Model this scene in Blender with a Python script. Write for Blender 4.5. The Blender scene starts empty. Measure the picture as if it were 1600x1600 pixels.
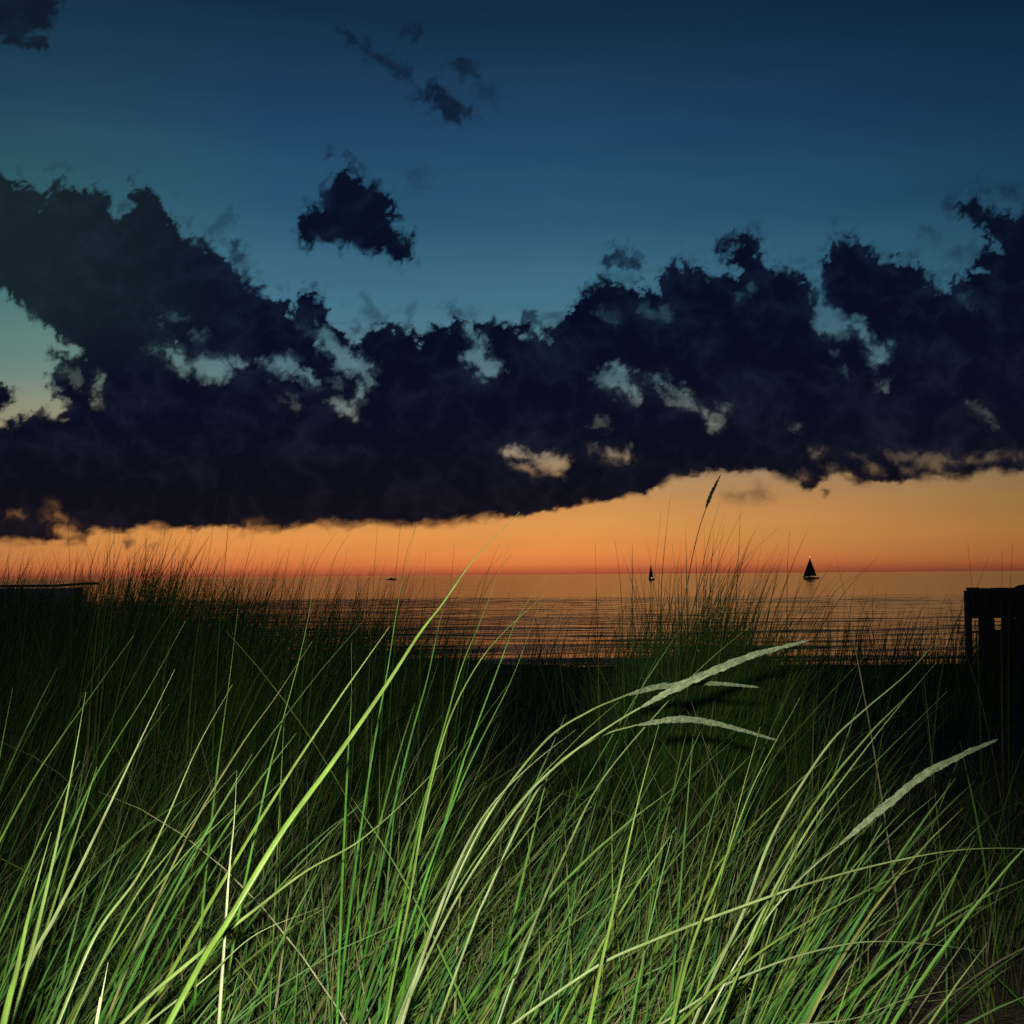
import bpy, math, random
import numpy as np
from mathutils import Matrix, Vector

# ------------------------------------------------------------------ camera, world, light, exposure
scene = bpy.context.scene
COL = scene.collection
F = 1716.0                       # focal length in photograph pixels (1600 wide)
PITCH = math.radians(3.27)
ROLL = math.radians(-0.47)
EYE = np.array([0.0, 0.0, 5.0])  # five metres above the lake
_f = np.array([0, math.cos(PITCH), math.sin(PITCH)])
_u0 = np.array([0, -math.sin(PITCH), math.cos(PITCH)])
_r0 = np.array([1.0, 0, 0])
RT = _r0*math.cos(ROLL) + _u0*math.sin(ROLL)
UP = _u0*math.cos(ROLL) - _r0*math.sin(ROLL)
FW = _f
cam_data = bpy.data.cameras.new("camera")
cam = bpy.data.objects.new("camera", cam_data)
COL.objects.link(cam)
cam.matrix_world = Matrix(((RT[0], UP[0], -FW[0], EYE[0]), (RT[1], UP[1], -FW[1], EYE[1]),
                           (RT[2], UP[2], -FW[2], EYE[2]), (0, 0, 0, 1)))
cam_data.sensor_fit = 'HORIZONTAL'
cam_data.sensor_width = 36.0
cam_data.lens = 36.0*F/1600.0
cam_data.clip_start = 0.05
cam_data.clip_end = 90000.0
scene.camera = cam

world = bpy.data.worlds.new("World")
scene.world = world
world.use_nodes = True
wn = world.node_tree
skytex = wn.nodes.new('ShaderNodeTexSky')
skytex.sky_type = 'NISHITA'
skytex.sun_disc = False
skytex.sun_elevation = math.radians(-3.0)     # the sun has set behind the lake
skytex.sun_rotation = math.radians(-6.0)
wn.links.new(skytex.outputs[0], wn.nodes['Background'].inputs[0])
wn.nodes['Background'].inputs[1].default_value = 0.05

# the phone's flash, just above and left of the lens: it is what lights the near grass in the photograph
fl = bpy.data.lights.new("camera_flash", 'SPOT')
fl.energy = 205.0
fl.color = (0.97, 1.0, 0.84)
fl.spot_size = math.radians(70)
fl.spot_blend = 1.0
fl.shadow_soft_size = 0.006
flash = bpy.data.objects.new("camera_flash", fl)
COL.objects.link(flash)
flash.location = Vector(EYE - RT*0.012 + UP*0.032)
flash.rotation_euler = (math.radians(90-17), 0, math.radians(2))

scene.view_settings.view_transform = 'Standard'
scene.view_settings.look = 'None'
scene.view_settings.exposure = 0.0
scene.view_settings.gamma = 1.0
scene.view_settings.use_curve_mapping = False
scene.cycles.max_bounces = 6
scene.cycles.transparent_max_bounces = 8
scene.cycles.sample_clamp_indirect = 2.0
scene.cycles.use_denoising = False
rng = np.random.default_rng(11)
random.seed(5)

# ------------------------------------------------------------------ helpers
def lin(c):
    return tuple(((v/255)/12.92 if v/255 <= .04045 else ((v/255+.055)/1.055)**2.4) for v in c)
def ray(px, py):
    d = FW + RT*((px-800)/F) - UP*((py-800)/F)
    return d
def at(px, py, dist):
    """world point seen at a photograph pixel, dist metres ahead"""
    return EYE + ray(px, py)*dist
def tag(o, label=None, cat=None, group=None, kind=None):
    if label: o['label'] = label
    if cat: o['category'] = cat
    if group: o['group'] = group
    if kind: o['kind'] = kind
    return o
def empty(name, loc, rz=0.0):
    o = bpy.data.objects.new(name, None); COL.objects.link(o)
    o.location = Vector(loc); o.rotation_euler = (0, 0, rz)
    return o
def mesh_obj(name, verts, faces, mat, parent=None, attrs=None, smooth=False):
    """verts (N,3) array, faces (M,k) array or list of tuples"""
    me = bpy.data.meshes.new(name)
    if isinstance(faces, np.ndarray):
        verts = np.asarray(verts, np.float32)
        M, k = faces.shape
        me.vertices.add(len(verts)); me.vertices.foreach_set('co', verts.ravel())
        me.loops.add(M*k); me.loops.foreach_set('vertex_index', faces.astype(np.int32).ravel())
        me.polygons.add(M); me.polygons.foreach_set('loop_start', np.arange(0, M*k, k, dtype=np.int32))
        me.update(calc_edges=True)
    else:
        me.from_pydata([tuple(v) for v in verts], [], faces); me.update()
    if smooth: me.polygons.foreach_set('use_smooth', np.ones(len(me.polygons), bool))
    for n, a in (attrs or {}).items():
        at_ = me.attributes.new(n, 'FLOAT', 'POINT'); at_.data.foreach_set('value', np.asarray(a, np.float32).ravel())
    me.materials.append(mat)
    o = bpy.data.objects.new(name, me); COL.objects.link(o)
    if parent: o.parent = parent
    return o
class MB:
    """collects shapes for one mesh"""
    def __init__(s): s.v = []; s.f = []
    def add(s, v, f):
        n = len(s.v); s.v += [tuple(p) for p in v]; s.f += [tuple(i+n for i in q) for q in f]
    def box(s, x0, x1, y0, y1, z0, z1, jit=0.0):
        v = [(x, y, z) for x in (x0, x1) for y in (y0, y1) for z in (z0, z1)]
        v = [tuple(c+random.uniform(-jit, jit) for c in p) for p in v]
        s.add(v, [(0, 1, 3, 2), (4, 6, 7, 5), (0, 4, 5, 1), (2, 3, 7, 6), (0, 2, 6, 4), (1, 5, 7, 3)])
    def tube(s, pts, rad, n=8):
        pts = [Vector(p) for p in pts]; rings = []
        if not hasattr(rad, '__len__'): rad = [rad]*len(pts)
        for i, p in enumerate(pts):
            t = (pts[min(i+1, len(pts)-1)]-pts[max(i-1, 0)]).normalized()
            a = t.cross(Vector((0, 1, 0.01))).normalized(); b = t.cross(a)
            rings.append([p+a*math.cos(2*math.pi*k/n)*rad[i]+b*math.sin(2*math.pi*k/n)*rad[i] for k in range(n)])
        v = [q for r in rings for q in r]; f = []
        for i in range(len(rings)-1):
            for k in range(n):
                f.append((i*n+k, i*n+(k+1) % n, (i+1)*n+(k+1) % n, (i+1)*n+k))
        f.append(tuple(range(n))[::-1]); f.append(tuple((len(rings)-1)*n+k for k in range(n)))
        s.add(v, f)
    def build(s, name, mat, parent=None, smooth=False): return mesh_obj(name, s.v, s.f, mat, parent, smooth=smooth)
def new_mat(name):
    m = bpy.data.materials.new(name); m.use_nodes = True
    m.node_tree.nodes.clear()
    return m, m.node_tree.nodes, m.node_tree.links
def nd(N, t, **k):
    n = N.new(t)
    for a, b in k.items(): setattr(n, a, b)
    return n
def math_n(N, L, op, a, b=None, clamp=False):
    n = nd(N, 'ShaderNodeMath', operation=op, use_clamp=clamp)
    for i, v in enumerate((a, b)):
        if v is None: continue
        if isinstance(v, (int, float)): n.inputs[i].default_value = v
        else: L.new(v, n.inputs[i])
    return n.outputs[0]
def ramp(N, L, fac, stops, interp='LINEAR'):
    n = nd(N, 'ShaderNodeValToRGB'); cr = n.color_ramp; cr.interpolation = interp
    while len(cr.elements) > 1: cr.elements.remove(cr.elements[-1])
    cr.elements[0].position = stops[0][0]; cr.elements[0].color = (*stops[0][1], 1)
    for p, c in stops[1:]:
        e = cr.elements.new(p); e.color = (*c, 1)
    L.new(fac, n.inputs[0]); return n.outputs[0]
def mixc(N, L, mode, fac, a, b):
    n = nd(N, 'ShaderNodeMix', data_type='RGBA', blend_type=mode)
    for s, v in ((n.inputs[0], fac), (n.inputs[6], a), (n.inputs[7], b)):
        if isinstance(v, (int, float)): s.default_value = v
        elif isinstance(v, tuple): s.default_value = (*v, 1)
        else: L.new(v, s)
    return n.outputs[2]

# ------------------------------------------------------------------ noise and the outline of the cloud bank
def vnoise(x, y, seed):
    xi = np.floor(x).astype(np.int64); yi = np.floor(y).astype(np.int64)
    fx = x-xi; fy = y-yi
    def h(a, b):
        n = (a*374761393 + b*668265263 + seed*974634777) & 0xffffffff
        n = ((n ^ (n >> 13))*1274126177) & 0xffffffff
        n = (n ^ (n >> 16)) & 0xffffffff
        return n/4294967295.0*2*np.pi
    def g(a, b, dx, dy):
        t = h(a, b); return np.cos(t)*dx + np.sin(t)*dy
    u = fx*fx*fx*(fx*(fx*6-15)+10); v = fy*fy*fy*(fy*(fy*6-15)+10)
    a = g(xi, yi, fx, fy); b = g(xi+1, yi, fx-1, fy); c = g(xi, yi+1, fx, fy-1); d = g(xi+1, yi+1, fx-1, fy-1)
    return ((a*(1-u)+b*u)*(1-v) + (c*(1-u)+d*u)*v)*1.5
def fbm(x, y, s, seed, n=5, gain=.5, bill=False):
    r = 0; a = 1; f = 1/s; t = 0
    for i in range(n):
        w = vnoise(x*f, y*f, seed+i*17)
        r = r + a*((1-2*np.abs(w)) if bill else w); t += a
        a *= gain; f *= 2.03
    return r/t
def sdf(x, y, poly):
    # signed distance to a closed outline, positive inside
    d = np.full(x.shape, 1e9); ins = np.zeros(x.shape, bool)
    n = len(poly)
    for i in range(n):
        ax, ay = poly[i]; bx, by = poly[(i+1) % n]
        ex, ey = bx-ax, by-ay; wx, wy = x-ax, y-ay
        t = np.clip((wx*ex+wy*ey)/(ex*ex+ey*ey+1e-9), 0, 1)
        d = np.minimum(d, (wx-t*ex)**2+(wy-t*ey)**2)
        if ay != by:
            ins ^= ((ay > y) != (by > y)) & (x < ex*(y-ay)/ey+ax)
    d = np.sqrt(d)
    return np.where(ins, d, -d)
BANK = [(-700,250),(-300,300),(-60,262),(0,268),(30,275),(60,292),(72,296),(80,280),(105,276),(125,292),(140,287),(165,300),(180,320),(196,325),(202,320),(199,296),(205,281),(230,290),(255,310),(270,335),(285,355),(300,370),(330,382),(355,402),(385,432),(400,447),(420,458),(450,465),(480,450),(502,460),(520,485),(545,520),(557,533),(560,512),(600,498),(640,508),(655,518),(680,502),(700,492),(740,502),(770,498),(800,504),(832,500),(838,520),(848,526),(860,508),(885,482),(920,450),(945,430),(965,447),(990,452),(1000,440),(1020,450),(1030,430),(1045,402),(1070,410),(1085,414),(1110,412),(1122,428),(1143,428),(1132,402),(1120,380),(1140,370),(1175,361),(1190,375),(1195,400),(1215,412),(1240,418),(1265,430),(1278,440),(1280,425),(1290,395),(1310,362),(1330,368),(1360,388),(1385,402),(1410,400),(1430,408),(1450,425),(1466,438),(1490,432),(1515,420),(1530,395),(1545,380),(1530,352),(1500,332),(1490,316),(1515,306),(1545,318),(1560,332),(1580,322),(1600,312),(1700,290),(2000,330),(2500,400),
 (2500,740),(1660,732),(1600,738),(1530,742),(1500,748),(1450,748),(1400,756),(1340,757),(1310,746),(1290,750),(1270,768),(1255,766),(1245,755),(1225,745),(1180,735),(1130,741),(1090,745),(1050,748),(1035,764),(1010,774),(960,783),(900,795),(860,800),(820,806),(780,808),(740,812),(700,818),(640,822),(560,823),(500,822),(470,824),(440,831),(400,829),(380,832),(340,825),(300,829),(250,826),(210,830),(190,834),(150,830),(130,847),(110,852),(60,849),(20,846),(0,845),(-60,844),(-700,850)]
HOLES = [  # outline, amount of sky let through
 ([(-400,470),(0,462),(20,470),(40,478),(55,505),(80,530),(110,545),(124,552),(92,556),(76,552),(88,572),(72,592),(77,612),(98,640),(92,645),(55,639),(30,650),(15,655),(0,662),(-400,640)],1),
 ([(98,572),(112,568),(126,585),(122,604),(106,598)],.45),
 ([(146,582),(158,580),(163,596),(156,612),(158,632),(146,634),(142,610)],.8),
 ([(236,541),(265,543),(290,550),(302,562),(340,558),(372,562),(386,568),(358,574),(340,596),(322,590),(302,578),(288,582),(274,574),(260,558)],1),
 ([(240,498),(252,500),(262,516),(252,520)],.55),([(255,490),(290,496),(292,502),(262,502)],.35),([(308,518),(320,520),(328,536),(318,536)],.3),
 ([(408,568),(440,558),(455,560),(472,570),(492,580),(504,602),(494,603),(480,586),(450,584),(430,576)],.95),
 ([(470,500),(478,502),(486,520),(480,528)],.3),
 ([(492,514),(512,508),(516,532),(536,542),(556,555),(588,573),(572,574),(575,600),(572,624),(560,622),(566,600),(562,582),(540,582),(522,575),(519,560),(500,550),(500,530)],1),
 ([(520,626),(540,624),(562,645),(560,657),(540,650),(524,640)],.9),([(510,585),(528,590),(532,602),(520,600)],.4),
 ([(440,620),(450,622),(460,634),(450,638)],.35),
 ([(722,512),(742,528),(762,534),(762,555),(777,570),(771,582),(755,591),(740,576),(720,558),(735,550),(738,540)],1),
 ([(845,515),(858,525),(848,535),(838,524)],.5),
 ([(928,594),(934,573),(960,573),(992,585),(986,600),(992,622),(975,616),(950,606),(940,602)],.85),
 ([(1008,582),(1045,588),(1062,600),(1077,610),(1082,625),(1103,641),(1100,649),(1080,641),(1060,626),(1045,621),(1034,606),(1020,600)],.85),
 ([(1112,648),(1138,633),(1128,658),(1116,667),(1108,660)],.6),([(930,655),(945,660),(946,668),(932,662)],.35),
 ([(932,484),(962,490),(962,502),(938,498)],.45),([(1005,480),(1030,478),(1050,500),(1030,506),(1010,495)],.4),
 ([(1150,455),(1168,448),(1168,462),(1152,466)],.45),
 ([(1276,424),(1284,445),(1292,458),(1296,474),(1312,480),(1322,496),(1342,506),(1352,515),(1366,534),(1388,533),(1385,560),(1370,566),(1358,550),(1350,527),(1336,512),(1324,522),(1308,527),(1280,523),(1272,510),(1273,470)],1),
 ([(1356,568),(1370,566),(1364,584),(1356,580)],.6),([(1370,592),(1384,592),(1382,604),(1370,602)],.6),
 ([(1294,549),(1312,551),(1312,558),(1296,554)],.5),([(1316,582),(1324,582),(1322,592)],.5),
 ([(1508,465),(1518,465),(1516,480),(1508,474)],.3),([(1522,640),(1530,640),(1550,660),(1540,656)],.4),([(1235,662),(1250,664),(1250,672),(1236,670)],.35),
 ([(786,706),(812,703),(850,712),(888,714),(889,731),(876,742),(852,737),(830,722),(812,714),(792,714)],1),
 ([(800,722),(820,726),(840,742),(830,744)],.6),
 ([(920,703),(950,698),(975,704),(985,716),(962,722),(945,716)],.85),
 ([(8,797),(30,800),(32,806),(10,806)],.6),([(66,803),(85,800),(106,810),(92,814),(70,810)],.6),([(78,824),(108,823),(140,832),(134,843),(108,844),(92,836)],.9),([(76,786),(84,786),(86,792)],.5),
 ([(385,818),(410,816),(430,828),(412,834),(395,832)],.7),
 ([(1376,702),(1430,708),(1500,718),(1548,712),(1600,706),(1600,716),(1530,724),(1478,726),(1482,746),(1470,742),(1440,730),(1400,722)],.6),
 ([(1268,704),(1292,706),(1290,714),(1272,712)],.5),([(1330,708),(1350,716),(1380,742),(1360,740)],.45),([(1285,730),(1300,726),(1330,748),(1300,746)],.45),([(1240,740),(1258,736),(1262,748),(1244,752)],.5),([(1398,722),(1425,730),(1430,745),(1408,742)],.45),
]
EXTRA = [  # small clouds: outline, strength
 ([(472,330),(500,312),(508,292),(530,275),(560,278),(590,290),(612,310),(618,335),(610,350),(625,372),(638,380),(650,366),(656,398),(640,405),(625,415),(600,403),(570,396),(545,386),(530,376),(500,374),(485,386),(470,370),(462,345)],1),
 ([(512,246),(522,234),(538,240),(552,262),(568,278),(552,275),(538,256),(526,250)],.65),
 ([(468,310),(482,318),(476,352),(466,345)],.4),
 ([(648,142),(680,130),(705,152),(737,180),(712,184),(680,175),(660,164)],.85),
 ([(530,46),(560,62),(600,85),(640,110),(650,132),(620,118),(580,88),(545,68)],.6),
 ([(628,40),(655,40),(664,58),(645,62)],.6),([(700,100),(722,96),(740,118),(715,122)],.65),([(740,138),(770,135),(792,160),(760,158)],.35),
 ([(-400,-200),(110,-300),(95,-20),(78,20),(60,52),(80,84),(30,70),(0,62),(-60,60),(-400,90)],.95),
 ([(943,392),(965,382),(985,393),(999,412),(985,421),(960,416),(945,410)],.85),
 ([(-60,600),(0,605),(14,615),(17,630),(0,640),(-60,640)],1),
 ([(322,350),(345,345),(360,328),(366,350),(350,360),(330,362)],.4),([(355,380),(372,374),(392,398),(385,412),(362,405)],.75),
 ([(644,268),(658,264),(666,280),(652,288)],.3),
 ([(1132,770),(1165,770),(1162,778),(1138,776)],.55),([(1172,768),(1184,758),(1202,776),(1180,778)],.5),([(1288,765),(1295,766),(1292,772)],.7),
 ([(1440,362),(1455,358),(1458,378),(1444,376)],.4),([(1460,355),(1478,362),(1485,385),(1466,374)],.4),([(1480,392),(1510,385),(1535,392),(1520,410),(1490,404)],.4),
 ([(1515,292),(1530,285),(1540,300),(1522,304)],.5),([(1565,296),(1585,298),(1580,308),(1568,306)],.5),
 ([(570,470),(590,490),(600,505),(590,505),(578,492)],.5),([(632,478),(648,472),(656,492),(640,500)],.4),([(812,488),(830,482),(842,495),(838,508),(820,506)],.75),
 ([(700,480),(735,482),(760,500),(720,502)],.5),([(960,430),(985,440),(1000,460),(980,460)],.5),
 ([(238,852),(246,852),(242,858)],.6),([(195,846),(203,846),(199,853)],.7),
 ([(2300,100),(2900,120),(3300,260),(2700,300),(2300,220)],.8),([(-1500,100),(-900,60),(-700,200),(-1200,260)],.8),
]
def cloud_density(x, y):
    flat = np.clip((y-690)/60, 0, 1)            # the underside of the bank is smoother
    wx = fbm(x, y, 70, 3, 6, .58)*26; wy = fbm(x, y, 70, 91, 6, .58)*22
    k = 1-.66*flat
    X = x+wx*k*.7; Y = y+wy*k*.7
    bil = fbm(X, Y, 34, 7, 6, .62, True)*(1-flat)+flat*fbm(X*.5, Y, 34, 8, 6, .6, True)      # cauliflower edge
    n = fbm(X, Y, 60, 5, 6, .62)
    fine = fbm(X, Y, 12, 61, 4, .6)
    soft = 4+9*np.clip(n*2.5+.3, 0, 1)
    edge = (bil-.59)*32*k + n*18*k + fine*7*k
    veil = np.clip(.5+1.5*fbm(X*.8+200, Y*1.2, 30, 19, 6, .62), 0, 1)
    thin = np.clip(.5+1.1*n+.35*(bil-.4), 0, 1)
    fr = np.clip(.5+1.9*fbm(X+40, Y, 20, 21, 5, .64), 0, 1)*(1-.85*flat)
    def sm(t):
        t = np.clip(t, 0, 1); return t*t*(3-2*t)
    def a(poly, w=1., e=1., so=None, fringe=True, off=0.):
        s = sdf(X, Y, poly)+edge*e+off
        so = soft if so is None else so
        r = sm((s-1.5)/so*.5+.5)
        if fringe: r = np.maximum(r, sm((s+11)/16)*fr*.55)
        return r*w
    d = a(BANK)
    for i, (p, w) in enumerate(HOLES):
        s_ = sdf(X, Y, p)
        h = sm((s_-edge*.65-fine*6-(2.6 if i else .5))/8*.5+.5)*w*(.86 if i else 1)
        if i: h = h*np.clip(1.15-.75*veil*np.clip(1-s_/16, .25, 1)-.1, 0, 1)
        h = np.maximum(h, sm((s_+16)/22)*np.clip(.30-veil*.55, 0, 1)*w)              # thinner cloud round each gap
        d = d*(1-h*(1 if w > .9 else np.clip(.3+1.0*(1-thin), 0, 1)))
    for p, w in EXTRA:
        lo = w < .6
        e_ = a(p, w, .8, 16. if lo else None, True, 5.)
        if lo or w == .85: e_ = e_*np.clip(thin*1.7, 0, 1)
        d = np.maximum(d, e_)
    # loose wisps along the upper rim
    rim = sdf(X, Y, BANK)
    w = np.clip(1-np.abs(rim+4)/26, 0, 1)*np.clip((fbm(x+wx, y+wy, 30, 55, 5, .6)-.05)*3, 0, 1)*(1-flat)
    return np.clip(np.maximum(d, w*.55), 0, 1)

def cloud_relief(x, y):
    wx = fbm(x, y, 80, 3, 4)*16; wy = fbm(x, y, 80, 91, 4)*14
    r = fbm(x+wx, (y+wy)*1.5, 110, 12, 5, .5)*1.0+(fbm(x+wx, (y+wy)*1.15, 62, 33, 5, .55, True)-.6)*1.0
    return np.clip(.33+r*.95, 0, 1)**1.3*.72

WAVE_A, WAVE_B, WAVE_C = .035, .18, .6

# ------------------------------------------------------------------ sky: dome 30 km out carrying the dusk glow and the cloud bank
def build_sky():
    fine = math.radians(0.072)
    azf = np.arange(-math.radians(29), math.radians(29), fine)
    azc = np.radians(np.linspace(29, 331, 120))
    az = np.concatenate([azf, azc])
    elf = np.arange(math.radians(-0.3), math.radians(29.5), fine)
    el = np.concatenate([np.radians([-3., -1.]), elf, np.radians(np.linspace(30, 89.5, 26))])
    A, E = np.meshgrid(az, el)
    D = np.stack([np.cos(E)*np.sin(A), np.cos(E)*np.cos(A), np.sin(E)], -1)
    zc = np.maximum(D@FW, .2)
    px = 800+F*(D@RT)/zc; py = 800-F*(D@UP)/zc
    Aw = (A+math.pi) % (2*math.pi)-math.pi
    pe = 800+F*Aw; qe = 898-F*E*1.0
    w = np.clip((np.abs(Aw)-math.radians(31))/.3, 0, 1)
    w = np.maximum(w, np.clip((E-math.radians(31))/.3, 0, 1))
    px = px*(1-w)+pe*w; py = py*(1-w)+qe*w
    dens = cloud_density(px, py); rel = cloud_relief(px, py)
    R = 30000.
    V = D.reshape(-1, 3)*R
    n, m = A.shape
    i = np.arange(n-1)[:, None]*m; j = np.arange(m)[None, :]; j2 = (j+1) % m
    Fc = np.stack([i+j, i+j2, i+m+j2, i+m+j], -1).reshape(-1, 4)
    mat, N, L = new_mat("dusk_sky")
    geo = nd(N, 'ShaderNodeNewGeometry')
    nrm = nd(N, 'ShaderNodeVectorMath', operation='NORMALIZE'); L.new(geo.outputs['Position'], nrm.inputs[0])
    sep = nd(N, 'ShaderNodeSeparateXYZ'); L.new(nrm.outputs[0], sep.inputs[0])
    eld = math_n(N, L, 'MULTIPLY', math_n(N, L, 'ARCSINE', sep.outputs[2]), 180/math.pi)
    fac = math_n(N, L, 'DIVIDE', math_n(N, L, 'ADD', eld, 1.0), 36.0)
    azd = math_n(N, L, 'MULTIPLY', math_n(N, L, 'ARCTAN2', sep.outputs[0], sep.outputs[1]), 180/math.pi)
    azf_ = math_n(N, L, 'DIVIDE', math_n(N, L, 'ADD', azd, 180.), 360.0)
    def P(y): return (math.degrees(math.atan((800-y)/F)+PITCH)+1.0)/36.0
    def Z(x): return (math.degrees(math.atan((x-800)/F))+180)/360
    S = SKY_STOPS
    clear = ramp(N, L, fac, [(P(y), lin(c)) for y, c in S])
    tint = ramp(N, L, azf_, [(Z(x) if x is not None else z, c) for x, z, c in AZ_TINT])
    clear = mixc(N, L, 'MULTIPLY', 1.0, clear, tint)
    mp = nd(N, 'ShaderNodeMapping'); mp.inputs['Scale'].default_value = (3, 3, 26); L.new(nrm.outputs[0], mp.inputs[0])
    nz = nd(N, 'ShaderNodeTexNoise'); nz.inputs['Scale'].default_value = 1.6; nz.inputs['Detail'].default_value = 6; L.new(mp.outputs[0], nz.inputs[0])
    clear = mixc(N, L, 'MULTIPLY', 1.0, clear, ramp(N, L, nz.outputs['Fac'], [(.3, (.94, .94, .96)), (.7, (1.05, 1.045, 1.025))]))
    # the teal patch low on the left
    tl = ramp(N, L, azf_, [(0.40, (0, 0, 0)), (Z(-200), (1, 1, 1)), (Z(60), (1, 1, 1)), (Z(420), (0, 0, 0))])
    te = ramp(N, L, fac, [(P(860), (0, 0, 0)), (P(660), (.8, .8, .8)), (P(300), (1, 1, 1)), (P(0), (.35, .35, .35))])
    tf = mixc(N, L, 'MULTIPLY', 1.0, tl, te)
    clear = mixc(N, L, 'MIX', tf, clear, mixc(N, L, 'MULTIPLY', 1.0, clear, (1.62, 1.30, .82)))
    at1 = nd(N, 'ShaderNodeAttribute', attribute_name='cloud_density')
    at2 = nd(N, 'ShaderNodeAttribute', attribute_name='cloud_relief')
    ca = ramp(N, L, fac, [(P(y), lin(c)) for y, c in CLOUD_DARK])
    cb = ramp(N, L, fac, [(P(y), lin(c)) for y, c in CLOUD_PALE])
    cl = mixc(N, L, 'MIX', at2.outputs['Fac'], ca, cb)
    te2 = ramp(N, L, fac, [(P(620), (0, 0, 0)), (P(500), (1, 1, 1)), (P(250), (1, 1, 1)), (P(100), (.2, .2, .2))])
    tf2 = mixc(N, L, 'MULTIPLY', 1.0, tl, te2)
    cl = mixc(N, L, 'MIX', tf2, cl, mixc(N, L, 'MIX', .45, cl, lin((34, 50, 50))))
    col = mixc(N, L, 'MIX', at1.outputs['Fac'], clear, cl)
    em = nd(N, 'ShaderNodeEmission'); L.new(col, em.inputs[0]); em.inputs[1].default_value = 1.0
    out = nd(N, 'ShaderNodeOutputMaterial'); L.new(em.outputs[0], out.inputs[0])
    mat.cycles.emission_sampling = 'NONE'
    o = mesh_obj("sky", V, Fc, mat, attrs={'cloud_density': dens, 'cloud_relief': rel}, smooth=True)
    tag(o, kind='structure')
SKY_STOPS = [(-300, (13, 30, 52)), (0, (18, 42, 66)), (200, (31, 68, 100)), (340, (42, 87, 115)), (480, (66, 115, 136)),
             (600, (100, 134, 140)), (690, (150, 145, 128)), (740, (176, 142, 104)), (790, (208, 148, 86)), (835, (223, 150, 76)),
             (865, (222, 136, 70)), (882, (212, 118, 64)), (891, (186, 94, 56)), (898, (152, 76, 50))]
SKY_STOPS = SKY_STOPS[::-1]
AZ_TINT = [(None, 0.0, (.10, .16, .35)), (None, .30, (.22, .3, .5)), (-200, 0, (.55, .6, .75)), (0, 0, (.74, .80, .92)), (350, 0, (1, .98, 1)), (900, 0, (1.02, 1.0, 1)),
           (1250, 0, (.76, .80, .85)), (1600, 0, (.50, .56, .62)), (None, .66, (.28, .34, .5)), (None, .999, (.10, .16, .35))]
CLOUD_DARK = [(900, (20, 15, 21)), (800, (16, 15, 25)), (700, (11, 14, 29)), (500, (7, 12, 33)), (300, (9, 17, 36)), (0, (12, 22, 38))]
CLOUD_PALE = [(900, (48, 33, 34)), (830, (34, 28, 36)), (760, (30, 29, 42)), (640, (27, 34, 52)), (500, (24, 36, 58)), (300, (22, 36, 58)), (0, (20, 36, 54))]
build_sky()

# ------------------------------------------------------------------ ground: dune, beach and lake bed in one sheet
def smooth(a, b, v):
    t = np.clip((v-a)/(b-a), 0, 1); return t*t*(3-2*t)
def ground_z(x, y):
    x = np.asarray(x, float); y = np.asarray(y, float)
    az = x/np.maximum(y, .5)
    z = 4.16 - .46*smooth(2.0, 4.2, y) + .02*y*0
    z = z + .42*smooth(-.02, -.30, az)*smooth(3, 7.5, y)*(1-smooth(11, 16, y))      # the dune is higher on the left
    z = z + .50*np.exp(-((x-.80)/.62)**2-((y-4.9)/.8)**2)                            # hummock under the tall clump
    z = z + .05*fbm(x, y, 1.3, 71, 4) + .07*fbm(x, y, 4.0, 72, 3)
    crest = 15.5+2.2*fbm(x, y*0+3.3, 3.5, 77, 4)
    z = z - (z-.75)*smooth(crest, crest+9.5, y)                                       # scarp down to the beach
    z = z - .8*smooth(26, 60, y) - 3.0*smooth(60, 120, y)
    return z
def grid_sheet(xs, ys, zf):
    X, Y = np.meshgrid(xs, ys)
    V = np.stack([X, Y, zf(X, Y)], -1).reshape(-1, 3)
    n, m = X.shape
    i = np.arange(n-1)[:, None]*m; j = np.arange(m-1)[None, :]
    return V, np.stack([i+j, i+j+1, i+m+j+1, i+m+j], -1).reshape(-1, 4)
def sym(a, n, p=2.0):
    t = np.linspace(-1, 1, n); return np.sign(t)*np.abs(t)**p*a
mat, N, L = new_mat("dune_sand")
tc = nd(N, 'ShaderNodeTexCoord')
n1 = nd(N, 'ShaderNodeTexNoise'); n1.inputs['Scale'].default_value = 3.0; n1.inputs['Detail'].default_value = 8
n2 = nd(N, 'ShaderNodeTexNoise'); n2.inputs['Scale'].default_value = 90.0; n2.inputs['Detail'].default_value = 4
for n in (n1, n2): L.new(tc.outputs['Object'], n.inputs[0])
c1 = ramp(N, L, n1.outputs['Fac'], [(.35, (.07, .054, .03)), (.55, (.13, .10, .058)), (.72, (.22, .17, .10))])
c2 = ramp(N, L, n2.outputs['Fac'], [(.3, (.45, .45, .45)), (.7, (1.3, 1.25, 1.2))])
bs = nd(N, 'ShaderNodeBsdfPrincipled'); L.new(mixc(N, L, 'MULTIPLY', 1.0, c1, c2), bs.inputs['Base Color'])
bs.inputs['Roughness'].default_value = .95; bs.inputs['Specular IOR Level'].default_value = .15
bp = nd(N, 'ShaderNodeBump'); bp.inputs['Strength'].default_value = .6; bp.inputs['Distance'].default_value = .02
L.new(n2.outputs['Fac'], bp.inputs['Height']); L.new(bp.outputs[0], bs.inputs['Normal'])
out = nd(N, 'ShaderNodeOutputMaterial'); L.new(bs.outputs[0], out.inputs[0]); SAND = mat
V, Fc = grid_sheet(sym(30000., 260, 4.2), np.concatenate([-np.geomspace(3000, 1, 30), np.linspace(-.8, 24, 300), np.geomspace(24.4, 30000, 110)]), ground_z)
tag(mesh_obj("ground", V, Fc, SAND, smooth=True), kind='structure')

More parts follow.
